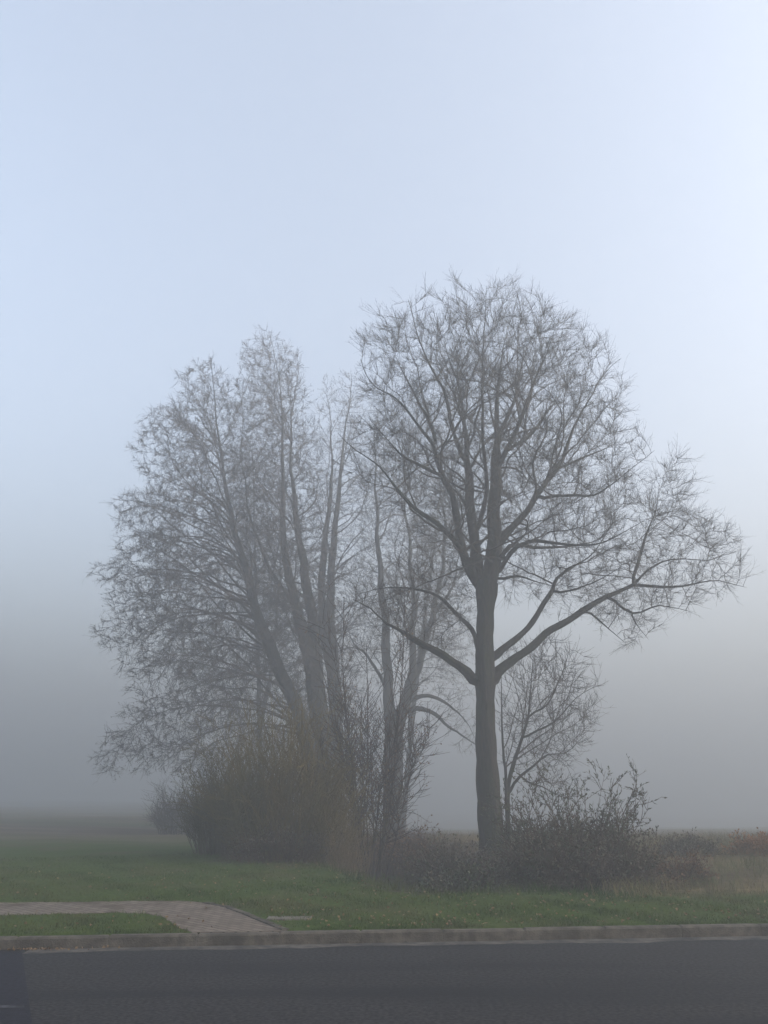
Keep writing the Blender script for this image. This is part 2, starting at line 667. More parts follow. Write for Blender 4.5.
def litter():
    rng = np.random.default_rng(9)
    n = 2400
    s = rng.uniform(-7, 9, n); t = .2 + 7 * rng.random(n) ** 1.4
    x = s * CA - t * SA; y = K0 + s * SA + t * CA
    ok = (t < edge_t(x)) & (rng.random(n) < .25 + .75 * sstep(-4.5, 0, x) * (.6 + .4 * lump(x, y, 1.1, 2.)))
    ok &= ~in_poly(x, y, PATH2) | (rng.random(n) < .25)
    x, y = x[ok], y[ok]
    C = np.stack([x, y, terrain(x, y) + .035], -1)
    # a drift of leaves against the kerb at the left
    m = 60
    ss = rng.normal(-3.9, .35, m)
    D2 = np.array([kp(a, -abs(rng.normal(0, .05)) - .015, .012) for a in ss])
    C = np.concatenate([C, D2])
    m = len(C)
    a = rng.uniform(0, 6.28, m)
    D = nrm(np.stack([np.cos(a), np.sin(a), rng.uniform(-.1, .35, m)], -1))
    acc = Acc()
    leaves(rng, C, D, .042, .032, acc, .5)
    tag(acc.build('fallen_leaves', M['leaf_litter']), 'fallen brown and yellow leaves scattered over the verge and gutter', 'fallen leaves', kind='stuff')


litter()

# sunken slab in the grass
p = on_verge(291, 919)
v, f = bevel_box(np.array([p[0] - .30, p[1] - .10, 0]), nrm(np.array([1, .02, 0])), nrm(np.array([-.02, 1, 0])), .56, .22, p[2] - .05, p[2] + .018, .008)
f_o = make_mesh('stone_slab', v, f, M['slab'], origin=p)
f_o.location = p
tag(f_o, 'small flat grey slab sunk in the grass just right of the paved path', 'slab')


# ------------------------------------------------------------------ trees
def resample(pts, step):
    pts = np.asarray(pts, float)
    n = len(pts)
    out = []
    for i in range(n - 1):
        p0 = pts[max(i - 1, 0)]; p1 = pts[i]; p2 = pts[i + 1]; p3 = pts[min(i + 2, n - 1)]
        k = max(1, int(round(np.linalg.norm((p2 - p1)[:3]) / step)))
        for j in range(k):
            t = j / k
            out.append(.5 * (2 * p1 + (p2 - p0) * t + (2 * p0 - 5 * p1 + 4 * p2 - p3) * t * t + (3 * p1 - p0 - 3 * p2 + p3) * t ** 3))
    out.append(pts[-1])
    return np.array(out)


SC = 1.22      # the clump stands this much farther than first paced out


class Tree:
    def __init__(self, name, Y, seed, mats):
        self.name, self.Y = name, Y * SC
        self.rng = np.random.default_rng(seed)
        self.pos, self.par, self.rad, self.part = [], [], [], []
        self.mats = mats
        self.nlimb = 0
        self.rs = .85
        self.ctr = None
        self.thin = .45
        self.crook = .10
        self.fcrook = .5
        self.depth = 3.5

    def skel(self, pts, dy=0.0, first=False, wig=.02, step=.22, rscale=1.0, bow=0.0):
        """pts: (px, py, radius_px) traced at the tree's own distance; dy: how far the end lies behind (+) or in front (-)"""
        w = []
        n = len(pts)
        L = [at(a, b, self.Y) for a, b, r in pts]
        cum = np.concatenate([[0], np.cumsum([np.linalg.norm(L[i + 1] - L[i]) for i in range(n - 1)])])
        cum = cum / cum[-1]
        for i, (a, b, r) in enumerate(pts):
            rr = ray(a, b)
            dep = self.Y * (rr @ np.array([0, CP, SP])) / rr[1]
            w.append([*L[i], r * dep / F * rscale])
        w = resample(w, step)
        P, R = w[:, :3], w[:, 3] * self.rs
        R = R * (1 - self.thin * sstep(.4 if first else .25, 1.0, np.linspace(0, 1, len(R))))
        if first:
            par0 = -1
            y0 = 0
        else:
            A = np.array(self.pos)
            lim = np.array(self.part) < 900
            dd = np.linalg.norm((A - P[0]) * np.array([1, .3, 1]), axis=1)
            dd[~lim] = 1e9
            par0 = int(np.argmin(dd))
            y0 = A[par0][1] - self.Y
        q = np.linspace(0, 1, len(P))
        P[:, 1] += y0 + (dy * SC) * q + bow * np.sin(q * math.pi)
        nz = self.rng.normal(0, wig, P.shape)
        if self.crook:
            kk = np.arange(len(P)) * step
            for fq in (1.1, 2.3, 4.1):
                ph = self.rng.uniform(0, 6.28, 3)
                nz += self.crook / fq * .35 * np.cos(kk[:, None] * fq * 2 + ph)
        nz = np.cumsum(nz, axis=0) * .5
        nz = nz - np.linspace(0, 1, len(P))[:, None] * nz[-1]
        nz[0] = 0
        if not first:
            P = P + nz * sstep(-.05, .25, np.linspace(0, 1, len(P)))[:, None]
        else:
            P = P + nz * self.fcrook * sstep(.15, .4, np.linspace(0, 1, len(P)))[:, None]
        part = self.nlimb
        self.nlimb += 1
        prev = par0
        start = 0 if first else 1
        for i in range(start, len(P)):
            self.pos.append(P[i]); self.par.append(prev); self.rad.append(max(R[i], .006)); self.part.append(part)
            prev = len(self.pos) - 1
        return part

    def laterals(self, polyw, n, lo, hi, elev, droop, bias_az=None, parts=None, ymin=None, rfac=.22, lmax=6.0, crook=.10):
        """side boughs from the traced stems out to the crown's edge; polyw is the outline in the tree's plane (x,z)"""
        rng = self.rng
        lo, hi, lmax = CAMZ + (lo - CAMZ) * SC, CAMZ + (hi - CAMZ) * SC, lmax * SC
        idx = [i for i in range(len(self.pos)) if self.part[i] < 900 and (parts is None or self.part[i] in parts)]
        zs = np.array([self.pos[i][2] for i in idx])
        ok = [i for i, z in zip(idx, zs) if lo <= z <= hi]
        if not ok: return
        for _ in range(n):
            i = ok[rng.integers(0, len(ok))]
            p = self.pos[i].copy()
            if bias_az is not None and rng.random() < .6:
                az = rng.normal(math.radians(bias_az), .7)
            else:
                az = rng.uniform(0, 2 * math.pi)
            fr = (p[2] - lo) / max(hi - lo, .1)
            e = math.radians(elev[0] + (elev[1] - elev[0]) * fr + rng.normal(0, 7))
            d = np.array([math.cos(az) * math.cos(e), math.sin(az) * math.cos(e), math.sin(e)])
            step = .2
            L = 0
            ch = [p]
            q = p
            dr = droop[0] + (droop[1] - droop[0]) * fr
            while L < lmax:
                q = q + d * step
                L += step
                depth = abs(q[1] - self.Y)
                if depth > self.depth * SC: break
                kq = self.Y / q[1]           # keep the bough inside the crown as one walks round it, too
                if not in_poly(np.array([q[0], q[0] * kq]), np.array([q[2], CAMZ + (q[2] - CAMZ) * kq]), polyw).all(): break
                ch.append(q)
                d = d + rng.normal(0, crook, 3) + np.array([0, 0, dr * step])
                d = d / np.linalg.norm(d)
            if len(ch) < 4: continue
            ch = ch[: max(4, int(len(ch) * rng.uniform(.7, 1.0)))]
            r0 = min(self.rad[i] * .5, .010 + rfac * .026 * len(ch) * step)
            prev = i
            for k in range(1, len(ch)):
                f = 1 - k / len(ch)
                self.pos.append(ch[k]); self.par.append(prev); self.rad.append(max(r0 * f ** .8, .006)); self.part.append(900)
                prev = len(self.pos) - 1

    def colonize(self, polypx, natt, step=.17, infl=1.3, kill=.3, iters=70, up=.05, jit=.25, hollow=0.0, maxd=4.0, dslope=1.1, dmin=.5, out=0.0, ctr=None):
        rng = self.rng
        step, infl, kill, maxd, dmin = step * SC, infl * SC, kill * SC, maxd * SC, dmin * SC
        self.ctr = at(*ctr, self.Y) if ctr else None
        poly = np.array([at(a, b, self.Y)[[0, 2]] for a, b in polypx])
        mn, mx = poly.min(0), poly.max(0)
        att = []
        P2 = poly
        Q2 = np.roll(poly, -1, axis=0)
        while sum(len(a) for a in att) < natt:
            m = natt * 3
            xz = mn + rng.random((m, 2)) * (mx - mn)
            xz = xz[in_poly(xz[:, 0], xz[:, 1], poly)]
            # distance to outline
            d = np.full(len(xz), 1e9)
            for a, b in zip(P2, Q2):
                ab = b - a
                t = np.clip(((xz - a) @ ab) / (ab @ ab + 1e-9), 0, 1)
                d = np.minimum(d, np.linalg.norm(xz - (a + t[:, None] * ab), axis=1))
            half = np.minimum(maxd, dmin + dslope * d)
            keep = rng.random(len(xz)) < half / maxd
            xz, half = xz[keep], half[keep]
            y = self.Y + rng.uniform(-1, 1, len(xz)) * half
            p = np.stack([xz[:, 0], y, xz[:, 1]], -1)
            # leave gaps
            g = np.sin(p[:, 0] * 1.9 + self.Y) * np.sin(p[:, 1] * 1.7 + 1) * np.sin(p[:, 2] * 2.1 + 2)
            p = p[(g < .38) | (rng.random(len(p)) < .35)]
            att.append(p)
        att = np.concatenate(att)[:natt]
        pos = [np.array(self.pos)]
        par = list(self.par); rad = list(self.rad); part = list(self.part)
        N = len(par)
        A = pos[0]
        near = np.zeros(len(att), int); dist = np.full(len(att), 1e9)
        for i in range(0, len(A), 400):
            dd = np.linalg.norm(att[:, None] - A[None, i:i + 400], axis=2)
            k = dd.argmin(1); v = dd[np.arange(len(att)), k]
            b = v < dist
            near[b] = k[b] + i; dist[b] = v[b]
        ex = np.linalg.norm(att - A[near], axis=1) > 0
        alive = (dist > kill)
        P = A.copy()
        last = {}
        for it in range(iters):
            act = alive & (dist < infl)
            if act.sum() < 3:
                infl *= 1.3
                if infl > 6: break
                continue
            ii = near[act]
            v = nrm(att[act] - P[ii])
            S = np.zeros((len(P), 3)); Cn = np.zeros(len(P))
            np.add.at(S, ii, v); np.add.at(Cn, ii, 1)
            g = np.nonzero(Cn)[0]
            d = nrm(S[g]) + rng.normal(0, jit, (len(g), 3)) + np.array([0, 0, up])
            if out:
                d = d + out * nrm(P[g] - self.ctr)
            new = P[g] + nrm(d) * step
            ok = np.ones(len(g), bool)
            for q, gi in enumerate(g):
                L = last.get(gi)
                if L is not None and (len(L) > 2 or min(np.linalg.norm(new[q] - w) for w in L) < step * .45):
                    ok[q] = False
            # attractors held by stuck nodes are dropped
            stuck = set(g[~ok].tolist())
            if stuck:
                st = np.isin(near, list(stuck)) & act
                drop = st & (rng.random(len(att)) < .35)
                alive[drop] = False
            g, new = g[ok], new[ok]
            if not len(g): continue
            for q, gi in enumerate(g):
                last.setdefault(int(gi), []).append(new[q])
                par.append(int(gi)); rad.append(-1); part.append(1000)
            base = len(P)
            P = np.concatenate([P, new])
            aidx = np.nonzero(alive)[0]
            dd = np.linalg.norm(att[aidx][:, None] - new[None], axis=2)
            k = dd.argmin(1); vv = dd[np.arange(len(aidx)), k]
            b = vv < dist[aidx]
            near[aidx[b]] = k[b] + base; dist[aidx[b]] = vv[b]
            alive &= dist > kill
        self.P, self.par, self.rad, self.part = P, par, rad, part

    def finish(self, label, tip=.0045, expo=2.1, twigs=2.0, twig_len=(.2, .5), sub=2, tw_up=.12, sides=28, thr=.024,
               catkins=0, cat_size=.03, leafn=0, leafmat=None, leaf_size=(.05, .03), group=None, limb_min=1, wig=.3, twr=.0032, tw_out=.3):
        rng = self.rng
        twig_len = (twig_len[0] * SC, twig_len[1] * SC)
        twr, tip = twr * SC, tip * SC
        P, par, rad, part = self.P, self.par, np.array(self.rad), self.part
        N = len(P)
        kids = [[] for _ in range(N)]
        for i, p in enumerate(par):
            if p >= 0: kids[p].append(i)
        s = np.zeros(N)
        proc = rad < 0
        for i in range(N - 1, -1, -1):
            if proc[i]:
                rad[i] = tip if not kids[i] else s[i] ** (1 / expo)
            if par[i] >= 0:
                s[par[i]] += max(rad[i], tip) ** expo
        for i in range(N):
            if proc[i] and par[i] >= 0:
                rad[i] = min(rad[i], max(rad[par[i]] * .85, tip))
            elif part[i] == 900 and par[i] >= 0:
                rad[i] = min(max(rad[i], min(s[i] ** (1 / expo) * .8, rad[i] * 1.25)), rad[par[i]] * .97)
        base = P[0].copy()
        root = empty(self.name, base)
        tag(root, label, 'tree', group)
        accs = {}
        main = [-1] * N
        for i in range(N):
            c = [k for k in kids[i] if part[k] == part[i] or (part[i] >= 900 and part[k] >= 900)]
            if c: main[i] = max(c, key=lambda k: rad[k])
        isc = np.zeros(N, bool)
        groups = {}
        for i in range(N):
            if isc[i]: continue
            ch = [i]
            while main[ch[-1]] >= 0:
                ch.append(main[ch[-1]]); isc[ch[-1]] = True
            key = part[i] if part[i] < 900 else 'crown'
            pts = P[ch]; r = rad[ch]
            if par[i] >= 0:
                pts = np.concatenate([P[par[i]][None], pts]); r = np.concatenate([[min(r[0] * 1.15, rad[par[i]] * .98)], r])
            if len(pts) < 2: continue
            if key == 'crown':
                big = r.max() > .03
                groups.setdefault((key, len(pts), 6 if big else 4), []).append((pts, r))
            else:
                if len(pts) > 3:
                    r = r * (1 + .05 * np.sin(np.arange(len(r)) * 1.7 + key) + rng.normal(0, .015, len(r)))
                r = np.concatenate([r, [r[-1] * .3]])
                pts = np.concatenate([pts, [pts[-1] + (pts[-1] - pts[-2]) * .6]])
                if r.max() < .012 and limb_min: key = 'crown'
                groups.setdefault((key, len(pts), sides if r.max() > .1 else 8), []).append((pts, r))
        for (key, n, k), L in groups.items():
            a = accs.setdefault(key, Acc())
            tubes(np.array([x[0] for x in L]), np.array([x[1] for x in L]), k, a)
        # twigs
        cr = np.array([i for i in range(N) if part[i] >= 900 and rad[i] < thr] )
        m = int(len(cr) * twigs)
        pick = cr[rng.integers(0, len(cr), m)]
        par_a = np.array(par)
        T = nrm(P[pick] - P[par_a[pick]])
        tips = np.array([len(kids[i]) == 0 for i in pick])
        D = side_dirs(rng, T, 25, 65)
        D[tips] = side_dirs(rng, T[tips], 0, 40)
        D[:, 2] += tw_up
        if self.ctr is not None:
            D = D + tw_out * nrm(P[pick] - self.ctr)
        ca = accs.setdefault('crown', Acc())
        Lw = twig_len[0] + (twig_len[1] - twig_len[0]) * rng.random(m) ** 1.6 * 1.25
        tw = batch_curve(rng, P[pick], D, Lw, 4, wig, tw_up * .4)
        tubes(tw, np.tile(np.array([1.0, .85, .7, .45]) * twr, (m, 1)) * rng.uniform(.8, 1.3, (m, 1)), 3, ca)
        m2 = int(m * sub)
        if m2:
            p2, t2 = along(rng, tw, m2, .2, 1)
            d2 = side_dirs(rng, t2, 15, 50); d2[:, 2] += tw_up
            tw2 = batch_curve(rng, p2, d2, rng.uniform(twig_len[0] * .4, twig_len[1] * .5, m2), 3, wig, tw_up * .4)
            tubes(tw2, np.tile(np.array([.75, .6, .4]) * twr, (m2, 1)), 3, ca)
        else:
            tw2 = tw
        for key in sorted([k for k in accs if k != 'crown']):
            accs[key].build('trunk' if key == 0 else 'limb', self.mats[0], root, True, base)
        accs['crown'].build('crown', self.mats[1], root, False, base)
        if catkins:
            nc = int(catkins)
            c0, _ = along(rng, tw2, max(nc // 3, 1), .6, 1.0)
            c = np.repeat(c0, 3, axis=0) + rng.normal(0, cat_size * .9, (len(c0) * 3, 3)) + np.array([0, 0, -cat_size * .4])
            a = Acc(); nuts(rng, c, cat_size, a)
            a.build('catkins', self.mats[2], root, False, base)
        if leafn:
            c, t = along(rng, tw2, leafn, .2, 1.0)
            a = Acc(); leaves(rng, c, side_dirs(rng, t, 20, 80), leaf_size[0], leaf_size[1], a)
            a.build('foliage', leafmat, root, False, base)
        return root


def world_poly(px, Y):
    return np.array([at(a, b, Y)[[0, 2]] for a, b in px])


# ---- the big bare tree on the right
t = Tree('bare_tree', 17.5, 11, (M['bark'], M['twig']))
t.thin = .0
t.fcrook = 0
t.rs = 1.0
t.skel([(495, 896, 19), (494, 880, 15.5), (492, 860, 13.2), (490.5, 820, 12.3), (488, 780, 11.3), (486, 740, 9.9), (485.5, 700, 9.5), (485.5, 676, 10.4),
        (485, 655, 9.3), (485, 635, 8.6), (485.5, 612, 8.8), (486, 594, 10.5), (487, 583, 10.6)], first=True, rscale=1.0)
t.thin = .6
t.rs = .88
t.skel([(487, 583, 9), (491, 570, 9.3), (494, 545, 8.4), (494, 510, 7.2), (495, 484, 6.6), (496, 458, 5.6), (500, 432, 4.6), (497, 406, 3.8), (502, 370, 3), (506, 345, 1.7), (509, 322, .8)], .3)
t.skel([(485, 586, 7), (477, 570, 7), (473, 540, 5.8), (470, 510, 5.6), (467.6, 484, 5.2), (465, 458, 4.4), (467, 432, 3.6), (464, 405, 3), (455, 365, 2.2), (449, 340, 1.2), (446, 322, .7)], .6)
t.skel([(480, 588, 5.5), (468, 566, 5.4), (462, 540, 4.4), (455, 508, 3.8), (444, 484, 3.3), (440, 466, 3), (436, 450, 2.8), (421, 435, 2.4), (397, 411, 1.8), (376, 396, 1.3), (362, 372, .9)], -.5)
t.skel([(474, 573, 4), (466, 563, 3.6), (452, 549, 3.1), (436, 534, 2.8), (415, 520, 2.5), (397, 502, 1.9), (379, 487, 1.5), (356, 474, 1.2), (344, 462, .8)], -1.4)
t.skel([(476, 684, 6.5), (466, 672, 5.2), (457, 666, 4.6), (438, 653, 4.1), (418, 643, 3.8), (402, 633, 3), (386, 627, 2.2), (370, 614, 1.6), (357, 607, 1)], -.6)
t.skel([(480, 655, 3.5), (476, 643, 3), (470, 627, 2.7), (454, 611, 2.3), (438, 594, 2.1), (415, 585, 1.8), (383, 583, 1.3), (360, 589, .8)], .4)
t.skel([(492, 684, 7), (498, 672, 6), (510, 662, 4.9), (532, 643, 4.4), (545, 632, 4.1), (570, 621, 3.8), (591, 606, 3.6), (607, 594, 3.3), (630, 582, 2.6), (640, 576, 2.2), (660, 561, 1.8), (682, 555, 1.4), (712, 553, 1.0), (732, 548, .7)], .5)
t.skel([(630, 582, 2), (645, 584, 1.8), (662, 586, 1.6), (688, 584, 1.3), (714, 582, 1.0), (737, 590, .7)], -.6)
t.skel([(636, 578, 2), (643, 560, 1.9), (652, 540, 1.6), (659, 519, 1.3), (666, 496, 1), (670, 472, .7)], .5)
t.skel([(606, 594, 1.9), (618, 600, 1.6), (632, 612, 1.4), (655, 609, 1.0), (675, 617, .7)], -.9)
t.skel([(588, 609, 1.4), (596, 620, 1.2), (604, 632, 1), (617, 644, .7)], -.6)
t.skel([(630, 611, 1.0), (637, 622, .9), (649, 634, .7)], .3)
t.skel([(490, 664, 5), (497, 655, 4.2), (513, 640, 3.5), (532, 620, 3.1), (546, 602, 3), (555, 590, 3), (560, 577, 2.4), (578, 560, 1.8), (597, 545, 1.3), (615, 520, .9)], .4)
t.skel([(555, 592, 1.6), (570, 590, 1.3), (590, 585, 1.1), (612, 575, .8)], -.8)
t.skel([(497, 576, 3.2), (504, 563, 2.9), (513, 554, 2.6), (532, 549, 2.2), (558, 554, 1.9), (585, 555, 1.5), (607, 548, 1.1), (625, 540, .8)], -1.3)
t.skel([(499, 562, 3), (506, 549, 2.6), (516, 541, 2.3), (545, 542, 1.9), (578, 536, 1.5), (605, 525, 1.1), (628, 512, .7)], 1.5)
t.skel([(495, 583, 2), (504, 579, 1.7), (516, 578, 1.5), (530, 585, 1.2), (546, 591, .8)], -.5)
t.skel([(498, 545, 5), (507, 532, 4.2), (518, 521, 3.8), (530, 510, 3.4), (542, 492, 3), (556, 468, 2.5), (568, 444, 2.1), (585, 405, 1.6), (600, 375, 1.1), (622, 355, .7)], .2)
t.skel([(537, 500, 2.2), (552, 498, 2), (570, 500, 1.7), (590, 504, 1.4), (610, 492, 1.1), (638, 470, .7)], -1.0)
t.skel([(556, 468, 1.7), (575, 455, 1.5), (600, 440, 1.2), (630, 425, .7)], .9)
t.skel([(497, 470, 3.2), (506, 452, 2.8), (518, 428, 2.3), (530, 400, 1.9), (541, 370, 1.2), (548, 348, .7)], -1.1)
t.skel([(478, 530, 3), (482, 510, 2.7), (486, 492, 2.4), (482, 462, 2.1), (478, 430, 1.8), (480, 390, 1.5), (478, 350, 1.0), (479, 325, .6)], -1.6)
t.skel([(465, 458, 2.6), (455, 430, 2.3), (445, 400, 1.9), (425, 360, 1.4), (408, 320, .9)], -1.0)
t.skel([(441, 480, 2.0), (423, 476, 1.9), (403, 471, 1.6), (388, 458, 1.2), (372, 442, .8)], -.9)
t.skel([(436, 450, 2), (428, 420, 1.8), (412, 385, 1.4), (398, 355, 1), (392, 335, .6)], .9)
t.skel([(499, 435, 2.5), (508, 410, 2.1), (520, 375, 1.7), (530, 335, 1.2), (528, 300, .8)], 1.3)
t.skel([(507, 450, 2.3), (530, 430, 2), (552, 402, 1.6), (570, 375, 1.1), (582, 356, .6)], 1.7)
OAK = [(345, 478), (350, 468), (338, 455), (351, 444), (350, 426), (365, 420), (362, 401), (363, 389), (350, 363), (362, 351), (362, 319), (385, 330), (392, 305), (417, 325), (425, 292), (442, 313), (448, 283), (470, 309), (488, 282), (502, 301), (518, 286), (525, 315), (538, 301), (553, 327), (575, 319), (581, 345), (598, 344), (602, 362), (618, 359), (619, 383), (634, 386), (617, 411), (630, 411), (624, 431), (648, 432), (629, 453), (640, 462), (632, 483), (655, 500), (646, 486), (655, 470), (653, 465), (672, 456), (667, 466), (694, 470), (680, 486), (705, 500), (691, 516), (722, 535), (742, 572), (738, 596), (700, 600), (690, 618), (660, 622), (645, 638), (622, 648), (600, 630), (578, 618), (560, 618), (530, 600), (515, 612), (490, 590), (470, 600), (480, 632), (455, 640), (430, 655), (400, 645), (372, 630), (350, 612), (352, 575), (385, 572), (415, 560), (400, 530), (372, 505), (372, 492)]
t.depth = 2.7
t.laterals(world_poly(OAK, 17.5 * SC), 150, 6.2, 12.5, (30, 62), (.03, .08), lmax=3.4, crook=.2, rfac=.3)
t.colonize(OAK, 6200, step=.13, infl=1.2, kill=.25, iters=110, maxd=3.5, jit=.09, up=.05, dmin=.7, out=.28, ctr=(487, 620))
t.finish('tall bare tree with the thickest trunk and the widest crown, nearest the road', twigs=4.4, twig_len=(.10, .48), sub=2.2, wig=.07, tw_up=.12, tip=.0046, expo=1.95, twr=.0028, tw_out=.36)

# ---- small tree rising just right of the big trunk
t = Tree('bare_tree', 18.6, 21, (M['bark'], M['twig']))
t.depth = 1.4
t.crook = .04
t.thin = .6
t.skel([(508, 872, 4.5), (508, 830, 4.2), (507, 795, 4), (510, 775, 3.4), (516, 756, 3.2), (522, 738, 2.9), (527, 718, 2.5), (530, 690, 1.9), (533, 660, 1.2)], first=True, rscale=.72)
t.skel([(507, 800, 2.6), (505, 775, 2.4), (503, 750, 2), (501, 720, 1.7), (499, 685, 1.2), (498, 660, .8)], -.7, rscale=.72)
t.skel([(508, 797, 2.8), (514, 783, 2.5), (520, 776, 2.2), (534, 766, 1.9), (548, 755, 1.6), (568, 752, 1.3), (588, 735, .8)], .4, rscale=.72)
t.skel([(521, 740, 1.8), (535, 730, 1.7), (550, 722, 1.4), (570, 700, 1.1), (590, 690, .7)], -.7, rscale=.72)
t.skel([(527, 718, 1.9), (535, 712, 1.7), (548, 704, 1.5), (557, 690, 1.2), (567, 668, .9), (573, 652, .7)], .6, rscale=.72)
t.skel([(520, 776, 1.7), (530, 782, 1.4), (545, 787, 1.2), (560, 795, 1.0), (575, 800, .7)], .3, rscale=.72)
SAP = [(497, 680), (505, 650), (525, 640), (552, 638), (576, 650), (592, 680), (600, 715), (590, 748), (572, 772), (566, 792), (540, 795), (520, 780), (500, 760), (494, 720)]
t.laterals(world_poly(SAP, 18.6 * SC), 46, 2.2, 5.0, (35, 60), (.05, .12), lmax=2.6, crook=.07, rfac=.25)
t.colonize(SAP, 1700, step=.12, infl=.9, kill=.17, iters=60, maxd=1.5, jit=.08, up=.08, out=.3, ctr=(508, 800))
t.finish('small bare tree with fine upright twigs just right of the biggest trunk', twigs=1.5, twig_len=(.15, .4), sub=1.0, tw_up=.25, sides=12, wig=.12, tip=.004, twr=.0038)

ALDG = 'bare multi-stemmed trees at the left of the clump'
# ---- leaning alder at the left
t = Tree('alder_tree', 27.0, 31, (M['bark_grey'], M['twig_alder'], M['catkin']))
t.thin = .68
t.depth = 3.8
t.skel([(312, 852, 11.5), (312, 830, 10.5), (311, 780, 9.5), (306, 735, 8.5), (296, 705, 8), (284, 680, 7.6), (270, 645, 7), (259, 617, 6), (247, 571, 5.2), (234, 525, 4.2), (226, 483, 3.4), (220, 442, 2.5), (214, 396, 1.7), (211, 358, .9)], first=True)
ALD = [(208, 356), (232, 378), (250, 420), (262, 470), (275, 540), (300, 600), (318, 660), (310, 720), (280, 770), (240, 775), (200, 785), (165, 772), (130, 772),
       (96, 775), (98, 735), (130, 700), (120, 665), (96, 645), (110, 605), (92, 575), (118, 550), (112, 500), (150, 480), (130, 455), (148, 415), (172, 405), (178, 370), (196, 365)]
pw_ = world_poly(ALD, 27.0 * SC)
t.laterals(pw_, 26, 2.0, 4.6, (0, 14), (-.07, -.05), bias_az=180, lmax=8.2, crook=.06)
t.laterals(pw_, 50, 2.9, 8.6, (12, 34), (-.10, -.05), bias_az=180, lmax=8.6, crook=.06)
t.laterals(pw_, 44, 7.6, 14.2, (32, 48), (-.10, -.03), bias_az=180, lmax=6.5)
t.colonize(ALD, 7500, step=.19, infl=1.3, kill=.25, iters=80, maxd=4.2, jit=.16, up=.0, out=.18, ctr=(300, 690))
t.finish('leaning tree with low boughs sweeping far out to the left of the clump', twigs=4.6, twig_len=(.12, .40), sub=2.4, tw_up=-.02, catkins=36000, cat_size=.022, wig=.16, twr=.0042, tip=.0052)

# ---- tall twin-stemmed alder
t = Tree('alder_tree', 28.0, 41, (M['bark_grey'], M['twig_alder'], M['catkin']))
t.thin = .68
t.depth = 3.8
t.skel([(327, 852, 14.5), (326, 820, 13.5), (324, 770, 12.5), (321, 730, 12), (317, 700, 11), (311, 660, 9.2), (303, 630, 7.4), (297, 608, 6), (288, 567, 5), (284, 533, 4.2), (283, 483, 3.5), (282, 442, 2.8), (280, 390, 1.8), (272, 342, .8)], first=True)
t.skel([(317, 690, 7.5), (316, 655, 6.8), (310, 608, 6), (303, 567, 5.2), (297, 529, 4.2), (291, 483, 3.2), (288, 440, 2.4), (292, 390, 1.6), (298, 350, .8)], .8)
t.skel([(296, 610, 2.6), (284, 590, 2.2), (266, 560, 1.8), (252, 520, 1.5), (245, 470, 1.2), (245, 410, .8)], -.8)
ALB = [(248, 345), (268, 332), (286, 342), (302, 360), (308, 395), (322, 450), (335, 520), (350, 600), (352, 680), (330, 740), (295, 740), (262, 700), (250, 640), (236, 580), (224, 520), (222, 460), (232, 400), (236, 365)]
pw_ = world_poly(ALB, 28.0 * SC)
t.laterals(pw_, 80, 5.4, 15.5, (22, 50), (-.08, -.02), lmax=5)
t.colonize(ALB, 6000, step=.19, infl=1.4, kill=.26, iters=80, maxd=3.8, jit=.16, up=.05, out=.12, ctr=(300, 640))
t.finish('tallest twin-stemmed tree of the left clump, two straight trunks side by side', twigs=3.8, twig_len=(.12, .40), sub=2.4, tw_up=.05, catkins=26000, cat_size=.022, wig=.16, twr=.0042, tip=.0052)

# ---- alder behind it, right
t = Tree('alder_tree', 33.0, 51, (M['bark_grey'], M['twig_alder'], M['catkin']))
t.thin = .68
t.depth = 3.5
t.skel([(338, 846, 9.0), (338, 800, 8.5), (336, 720, 7.8), (333, 660, 7), (331, 608, 5.2), (334, 550, 4.6), (340, 483, 3.5), (343, 442, 2.6), (349, 400, 1.6), (352, 374, .8)], first=True)
t.skel([(334, 680, 6), (326, 650, 5), (321, 608, 4.6), (323, 550, 4), (330, 483, 3), (330, 440, 2.2), (326, 390, 1.0)], .6)
ALC = [(318, 385), (340, 372), (365, 380), (380, 410), (395, 450), (402, 520), (400, 600), (385, 680), (360, 730), (330, 700), (318, 620), (310, 520), (308, 440)]
pw_ = world_poly(ALC, 33.0 * SC)
t.laterals(pw_, 66, 5.4, 17, (25, 50), (-.08, 0), lmax=5)
t.colonize(ALC, 4200, step=.22, infl=1.6, kill=.32, iters=80, maxd=3.8, jit=.16, up=.06, out=.1, ctr=(335, 640))
t.finish('paler slim two-stemmed tree behind, between the twin-stemmed one and the forked one', twigs=1.7, twig_len=(.2, .5), sub=1.4, tw_up=.05, catkins=9000, cat_size=.024, wig=.2, twr=.0045, tip=.006)

# ---- forked tree in the middle
t = Tree('bare_tree', 31.0, 61, (M['bark_grey'], M['twig']))
t.thin = .6
t.crook = .16
t.fcrook = .8
t.depth = 3.5
t.skel([(393, 850, 13), (393, 800, 11.3), (393, 770, 11), (394, 740, 11), (391, 718, 8), (388, 690, 6), (387, 650, 5.2), (385, 610, 4.4), (381, 560, 3.6), (378, 500, 2.6), (376, 450, 1.6), (378, 410, .9)], first=True)
t.skel([(396, 735, 7.5), (400, 715, 7), (405, 700, 6.4), (411, 682, 5.6), (411, 660, 4.2), (413, 620, 3.6), (410, 570, 2.8), (405, 510, 2.0), (402, 450, 1.1)], -.8)
t.skel([(411, 682, 4.4), (420, 664, 4), (430, 622, 3.4), (440, 580, 2.8), (446, 530, 2.2), (440, 470, 1.4), (436, 430, .8)], .9)
t.skel([(408, 713, 3), (416, 708, 2.7), (426, 710, 2.5), (437, 718, 2.2), (448, 730, 1.9), (468, 742, 1.5), (480, 752, 1.0)], -1.0)
